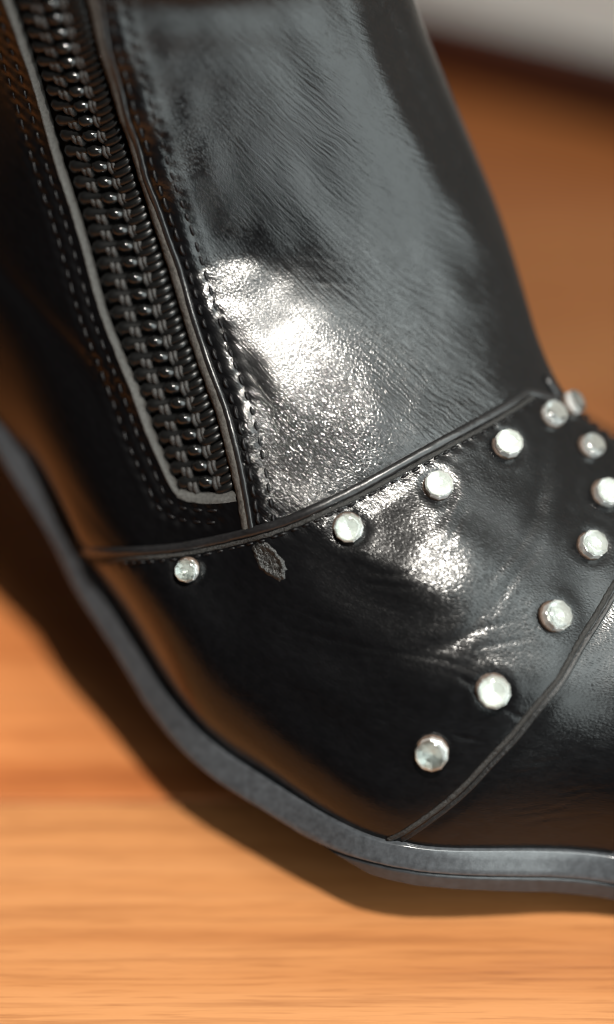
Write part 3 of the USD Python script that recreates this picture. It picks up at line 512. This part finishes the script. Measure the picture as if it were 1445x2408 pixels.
for r in range(int(arc[-1] / ROWP) + 1):
    s = s0 - r * ROWP
    if s < 0: break
    p, n, a, t, hw = at_zip(s)
    at = lambda x, y, h: p + a * x + t * y + n * (h - DEEP)
    jit = rng.normal(0, .05, 8)
    kx = min(1.08, (hw - .55) / 3.3)
    # coil loop on the near side, its bead at the edge
    add('tooth', tube([at(-3.05 * kx, .12 + jit[0], -.1), at(-2.75 * kx, .02, .50), at(-2.2 * kx, -.02, .62), at(-1.2 * kx, -.05, .55 + jit[1]), at(-.4 * kx, -.1, .6)], [.66, .84, .74, .64, .54]), 'zip_plastic', zipper, smooth=True)
    add('coil_head', tube([at(-.62 * kx, -.05, .66), at(-.05 * kx, .0, 1.00 + jit[2] * .5), at(.55 * kx, .06, .68)], [.54, .70, .56]), 'zip_head_plastic', zipper, smooth=True)
    # the far side: two strands to each loop, slanting up towards the facing
    for y in (ROWP * .12, ROWP * .62):
        add('tooth', tube([at(1.05 * kx, y + .10, .52), at(1.75 * kx, y - .12, .74 + jit[3]), at(2.5 * kx, y - .48, .70), at(3.05 * kx, y - .85, .2)], [.34, .45, .45, .38]), 'zip_plastic', zipper, smooth=True)
    for x, yy, w_ in ((-1.85, .40, .38), (-1.30, .62, .38), (.98, .30, .32), (1.40, .1, .28)):
        add('sewing_thread', tube([at(x * kx, yy - .88, .52), at((x + .06) * kx, yy - .1, 1.0 + jit[4] * .6), at((x + .16) * kx, yy + .66 + jit[5], .50)], [w_ * .85, w_, w_ * .8], 7), 'zip_thread', zipper, smooth=True)

# the cut edges that frame the zip
pl, nl = smooth_path(*on_leather(*dense(ZIPL, 5).T), 9)
tx = np.gradient(pl, axis=0); side = np.sign((np.cross(tx, nl) * (pb[80] - pa[80])).sum(1).mean())
prof = np.array([(-.20, .01), (-.08, .09), (.05, .06), (.20, -.25), (.42, -.85), (.30, -1.25), (-.30, -.9)]) * [side, 1]
add('zip_edge_strip', tag_mesh := sweep(pl, nl, wobble(prof, len(pl), .07, 11, .22)), 'raw_leather_edge', boot, smooth=40)
pbm, nbm = on_leather(*dense(ZIPB, 4).T); pbm, nbm = smooth_path(pbm, nbm, 7)
inward = pm[-30] - pbm[len(pbm) // 2]; sb = np.sign((np.cross(np.gradient(pbm, axis=0), nbm) @ inward).mean())
profb = np.array([(-.30, .05), (-.08, .12), (.15, .07), (.60, -.25), (.8, -.9), (.30, -1.25), (-.30, -.9)]) * [sb, 1]
add('zip_edge_strip', sweep(pbm, nbm, wobble(profb, len(pbm), .09, 12, .3)), 'raw_leather_edge', boot, smooth=40)
prr, nrr = smooth_path(*on_leather(*dense(ZIPR, 5).T), 9)
sr = np.sign((np.cross(np.gradient(prr, axis=0), nrr) * (pa[80] - pb[80])).sum(1).mean())
profr = np.array([(-.55, -.05), (-.42, .26), (-.10, .36), (.35, .22), (.70, -.15), (.80, -.70), (.45, -1.2), (-.4, -.9)]) * [sr, 1]
add('zip_facing_edge', sweep(prr, nrr, wobble(profr, len(prr), .07, 13, .25)), 'raw_leather_edge_worn', boot, smooth=50)
pr2, nr2 = smooth_path(*on_leather(*offset_px(dense(ZIPR, 6), -14).T), 9)
add('zip_facing_fold', sweep(pr2, nr2, wobble(circ(.34, .26, 10, .10), len(pr2), .04, 14, .3)), 'rolled_leather', boot, smooth=True)

# ---- stitches
def stitches(poly, pitch, length, rad, lift, step=3.0):
    p, n = smooth_path(*on_leather(*dense(poly, step, False).T), 9); k = np.r_[0, np.cumsum(np.linalg.norm(np.diff(p, axis=0), axis=1))]
    for s in np.arange(pitch * .5, k[-1] - pitch * .5, pitch):
        L_ = length * rng.uniform(.75, 1.15); lf = lift + rng.normal(0, .03); ss = s + rng.normal(0, .09) + np.array([-.5, -.2, .2, .5]) * L_
        q = np.stack([np.interp(ss, k, p[:, c]) for c in range(3)], -1); m_ = np.stack([np.interp(ss, k, n[:, c]) for c in range(3)], -1)
        q = q + m_ * (np.array([-.22, 0.02, 0.02, -.22])[:, None] + lf)
        add('stitch', tube(q, [rad * .8, rad, rad, rad * .8], 7), 'seam_thread', boot, smooth=True)
stitches(SEAM_L1, PITCH_ST, 1.15, .17, -.05); stitches(SEAM_L2, PITCH_ST, 1.15, .17, -.05)
stitches(SEAM_R1, PITCH_ST, 1.15, .20, .10); stitches(SEAM_R2, PITCH_ST, 1.1, .18, -.03)
stitches(SEAM_C, 1.25, .85, .15, .02)

# ---- welt, outsole, hidden underside and heel
def sole_curve(t):
    r0 = polar(t); u = CEN[0] + r0 * np.cos(t); v = CEN[1] - r0 * np.sin(t)
    sh_ = np.clip((-t - .30) / .5, 0, 1) * np.clip((t + math.pi - .1) / .7, 0, 1); v = v - 6.5 * sh_ * sh_ * (3 - 2 * sh_)
    return uv2w(u, v, zsole(u)), u
ts = np.r_[np.linspace(-.6, 2.6, 420, endpoint=False), np.linspace(2.6, 2 * math.pi - .6, 160, endpoint=False)]
ts = (ts + math.pi) % (2 * math.pi) - math.pi
sc, su_ = sole_curve(ts)
ker = np.hanning(9); ker /= ker.sum()
tan = np.roll(sc, -3, 0) - np.roll(sc, 3, 0); out = np.stack([-tan[:, 1], tan[:, 0], 0 * tan[:, 0]], -1); out /= np.linalg.norm(out, axis=1, keepdims=True)
cen3 = uv2w(np.array([-45.]), np.array([-4.]), np.array([0.]))[0]
if (out * (sc - cen3)).sum() < 0: out = -out
spx, _ = proj(sc)
medial = (ts > -.2) & (ts < 2.6)
ext = np.where(medial, np.interp(spx, [-200, 0, 100, 200, 700, 830, 900, 960, 1100, 1445], [2.0, 1.9, 2.5, 2.1, 2.4, 1.8, 1.5, 1.6, 2.0, 1.9]), 2.0)
ext = np.convolve(np.r_[ext[-30:], ext, ext[:30]], np.ones(29) / 29, 'same')[30:-30]
thick = np.where(medial, th(spx), 4.2); thick = np.convolve(np.r_[thick[-20:], thick, thick[:20]], np.ones(15) / 15, 'same')[20:-20]
two = np.where(medial, np.clip((spx - 735) / 150, 0, 1), 0); two = np.where(~medial & (su_ > -20), 1, two)       # how far the second, lower layer has come out
two = np.convolve(np.r_[two[-8:], two, two[:8]], np.ones(5) / 5, 'same')[8:-8]
def closed_loft(levels):
    """levels: list of closed rings (n, 3), top-inside to bottom-inside."""
    L_ = np.stack(levels, 1); n_, k = L_.shape[:2]; i, j = np.mgrid[0:n_, 0:k - 1]; i1 = (i + 1) % n_
    q = np.stack([i * k + j, i * k + j + 1, i1 * k + j + 1, i1 * k + j], -1).reshape(-1, 4)
    m_ = trimesh.Trimesh(L_.reshape(-1, 3), np.vstack([q[:, [0, 1, 2]], q[:, [0, 2, 3]]]), process=False)
    top = np.argmax(L_[0, :, 2])
    fn = m_.face_normals[:len(q)]; o = np.repeat(out, k - 1, 0)
    if (fn * o).sum() < 0: m_.invert()
    return m_
wt = np.where(two > 0, thick * (1 - .5 * two), thick)          # welt's own thickness
rag = (meshkit.fbm(sc / 2.2, 3, 21) - .5); rag2 = (meshkit.fbm(sc / .9, 3, 22) - .5)
lv = lambda d, z: sc + out * np.asarray(d)[:, None] + np.array([0, 0, 1.0]) * np.asarray(z)[:, None]
one = np.ones(len(sc))
welt = closed_loft([lv(-2.5 * one, -.3 * one), lv(-.2 * one, .0 * one), lv(.30 * one, .06 + .05 * rag2), lv(.62 * one, .02 + .05 * rag2), lv(ext * .55, -.30 * wt + .04 * rag2), lv(ext * .86 + .03 * rag2, -.62 * wt), lv(ext + .05 * rag2, -wt + .42 + .06 * rag), lv(ext + .02 + .06 * rag2, -wt + .20 + .06 * rag), lv(ext - .20 + .06 * rag2, -wt + .04 + .06 * rag), lv(ext - .8, -wt - .02), lv(-6 * one, -wt)])
add('welt', welt, 'welt_rubber', boot, smooth=50)
so = two > .02
lo = wt + .12
ow = ext + .10 - .9 * (1 - two) ** 2
outs = closed_loft([lv(-6 * one, -lo), lv(ow - .9, -lo), lv(ow - .25, -lo - .02 - .1 * rag2), lv(ow + .06 * rag2, -lo - .35 * two - .01), lv(ow + .14 * rag2 + .05, -lo - (thick - lo - .25) * two - .02 + .25 * rag * two), lv(ow - .35 + .2 * rag2, -lo - (thick - lo) * two - .03 + .2 * rag * two), lv(ow - 1.4, -lo - (thick - lo) * two - .05), lv(-6 * one, -lo - (thick - lo) * two - .3)])
kq = 7; keep_col = so | np.roll(so, 1)
fsel = np.tile(np.repeat(keep_col, kq), 2)
outs.update_faces(fsel); outs.remove_unreferenced_vertices()
add('outsole', outs, 'outsole_rubber', boot, smooth=50)
base_ring = lv(-5.9 * one, -thick - .2)
cu = np.stack([OO[0] + su_ * AX[0], OO[1] + su_ * AX[1]], -1) + LX * -5
mid_ring = np.c_[cu, base_ring[:, 2]]; mid_ring = base_ring * .02 + mid_ring * .98
und = np.stack([base_ring, base_ring * .5 + mid_ring * .5, mid_ring], 1); i, j = np.mgrid[0:len(sc), 0:2]; i1 = (i + 1) % len(sc)
add('sole_underside', (und.reshape(-1, 3), np.stack([i * 3 + j, i1 * 3 + j, i1 * 3 + j + 1, i * 3 + j + 1], -1).reshape(-1, 4)), 'sole_underside', boot, smooth=True)
def block(poly_uv, z0, ztop, mat_, name, flare=0.0):
    p = np.array(poly_uv, float); c = p.mean(0); n_ = len(p)
    lvls = [np.c_[c + (p - c) * (1 - flare), np.full(n_, z0)], np.c_[p, ztop(p[:, 0])]]
    v = np.vstack(lvls); f = [[i, (i + 1) % n_, (i + 1) % n_ + n_] for i in range(n_)] + [[i, (i + 1) % n_ + n_, i + n_] for i in range(n_)]
    f += [[0, i + 1, i] for i in range(1, n_ - 1)] + [[n_, n_ + i, n_ + i + 1] for i in range(1, n_ - 1)]
    m_ = trimesh.Trimesh(uv2w(v[:, 0], v[:, 1], v[:, 2]), np.array(f), process=False)
    if m_.volume < 0: m_.invert()
    add(name, m_, mat_, boot, smooth=30)
block([(30 * math.cos(a) - 3, -9 + 17 * math.sin(a) - 6 * (1 - math.cos(a)) * .5) for a in np.linspace(0, 2 * math.pi, 28, endpoint=False)], 0.05, lambda u: zsole(u) - 3.6, 'sole_underside', 'tread')
block([(-113 + 19 * math.cos(a), -2 + 21 * math.sin(a)) for a in np.linspace(0, 2 * math.pi, 28, endpoint=False)], 0.05, lambda u: zsole(u) - 2.0, 'outsole_rubber', 'heel', .12)

# ---- rhinestones
def stone_frame(px, py):
    p, n = on_leather([px], [py]); n = n[0]; x = np.cross([0, 0, 1.0], n); x /= np.linalg.norm(x); return p[0], n, x, np.cross(n, x)
def lathe_local(prof, sides, frame, rot=0.0, facet=None):
    p, n, x, y = frame; an = np.linspace(0, 2 * math.pi, sides, endpoint=False) + rot
    pr = np.array(prof, float); v = p + pr[:, None, :1] * (np.cos(an)[None, :, None] * x + np.sin(an)[None, :, None] * y) + pr[:, None, 1:] * n
    k = sides; i, j = np.mgrid[0:len(pr) - 1, 0:k]; j1 = (j + 1) % k
    q = np.stack([i * k + j, i * k + j1, (i + 1) * k + j1, (i + 1) * k + j], -1).reshape(-1, 4)
    f = np.vstack([q[:, [0, 1, 2]], q[:, [0, 2, 3]]]); vv = v.reshape(-1, 3); b, t_ = len(vv), len(vv) + 1
    f = np.vstack([f, [[b, (jj + 1) % k, jj] for jj in range(k)], [[t_, (len(pr) - 1) * k + jj, (len(pr) - 1) * k + (jj + 1) % k] for jj in range(k)]])
    vv = np.vstack([vv, p + pr[0, 1] * n, p + pr[-1, 1] * n]); m_ = trimesh.Trimesh(vv, f, process=False)
    if m_.volume < 0: m_.invert()
    return m_
for q, (px, py, rp) in enumerate(STONES):
    try: fr_ = stone_frame(px, py)
    except Exception: continue
    if not np.isfinite(fr_[0]).all(): continue
    R_ = rp * .0452
    p, n, x, y = fr_
    tilt = rng.normal(0, .10, 2); n2 = n + x * tilt[0] + y * tilt[1]; n2 /= np.linalg.norm(n2); x2 = x - (x @ n2) * n2; x2 /= np.linalg.norm(x2); f2 = (p + n * .05, n2, x2, np.cross(n2, x2))
    st = xform('rhinestone', str(boot.GetPath()))
    # cup of old glue, set a little off centre, then the silvered back, then the cut glass
    sx, sy = (-.05 + rng.normal(0, .03)) * R_, (.10 + rng.normal(0, .05)) * R_
    g = lathe_local([(1.04 * R_, -.25), (1.04 * R_, .02), (.98 * R_, .13), (.85 * R_, .14)], 22, (p + x2 * sx + y * sy, n2, x2, f2[3]))
    gv = np.array(g.vertices); gv += (meshkit.fbm(gv / .5, 3, 40 + q)[:, None] - .5) * .22 * n2; add('glue_bed', (gv, np.array(g.faces)), 'glue', st, smooth=50)
    rim = [(1.0 * R_, .0), (1.0 * R_, .56 * R_), (.93 * R_, .60 * R_), (.56 * R_, .34 * R_), (.04, .16 * R_)]
    add('silvered_back', lathe_local(rim, 10, f2, rng.uniform(0, 1)), 'foil', st, smooth=False)
    add('glass', lathe_local([(.94 * R_, .57 * R_), (.99 * R_, .60 * R_), (.96 * R_, .70 * R_), (.84 * R_, .80 * R_), (.70 * R_, .86 * R_), (.62 * R_, .87 * R_)], 14, f2, rng.uniform(0, 1)), 'crystal', st, smooth=22)
# the spot where a stone has fallen off
p, n, x, y = stone_frame(636, 1318)
a_ = np.linspace(0, 2 * math.pi, 40, endpoint=False); rr_ = np.linspace(0, 1, 9)
pxs = 636 + np.cos(a_) * 46 * (1 + .16 * np.sin(3 * a_ + 1)); 
ga = math.radians(48)
pts_px = [(636 + r_ * (math.cos(a) * 54 * math.cos(ga) - math.sin(a) * 29 * math.sin(ga)) * (1 + .06 * math.sin(2 * a + .5) + .05 * math.sin(5 * a) + .04 * math.sin(11 * a + 2) + .03 * math.sin(17 * a)), 1318 + r_ * (math.cos(a) * 54 * math.sin(ga) + math.sin(a) * 29 * math.cos(ga)) * (1 + .06 * math.sin(2 * a + .5) + .05 * math.sin(5 * a) + .04 * math.sin(11 * a + 2) + .03 * math.sin(17 * a))) for r_ in rr_[1:] for a in a_]
gp, gn = on_leather(*np.array([(636, 1318)] + pts_px).T)
hgt = np.r_[.03, np.repeat(.03 + .15 * np.exp(-((rr_[1:] - .78) / .16) ** 2) - .10 * (rr_[1:] > .95), 40)] + .10 * (meshkit.fbm(gp / .35, 3, 71) - .5)
gf = [[0, 1 + j, 1 + (j + 1) % 40] for j in range(40)]
for r in range(len(rr_) - 2):
    for j in range(40):
        a0, a1 = 1 + r * 40 + j, 1 + r * 40 + (j + 1) % 40; gf += [[a0, a0 + 40, a1 + 40], [a0, a1 + 40, a1]]
gm = trimesh.Trimesh(gp + gn * hgt[:, None], np.array(gf), process=False)
if (gm.face_normals.mean(0) @ n) < 0: gm.invert()
tag(add('glue_residue', gm, 'dried_glue', boot, smooth=True), 'dried grey glue patch where a stone has fallen off')
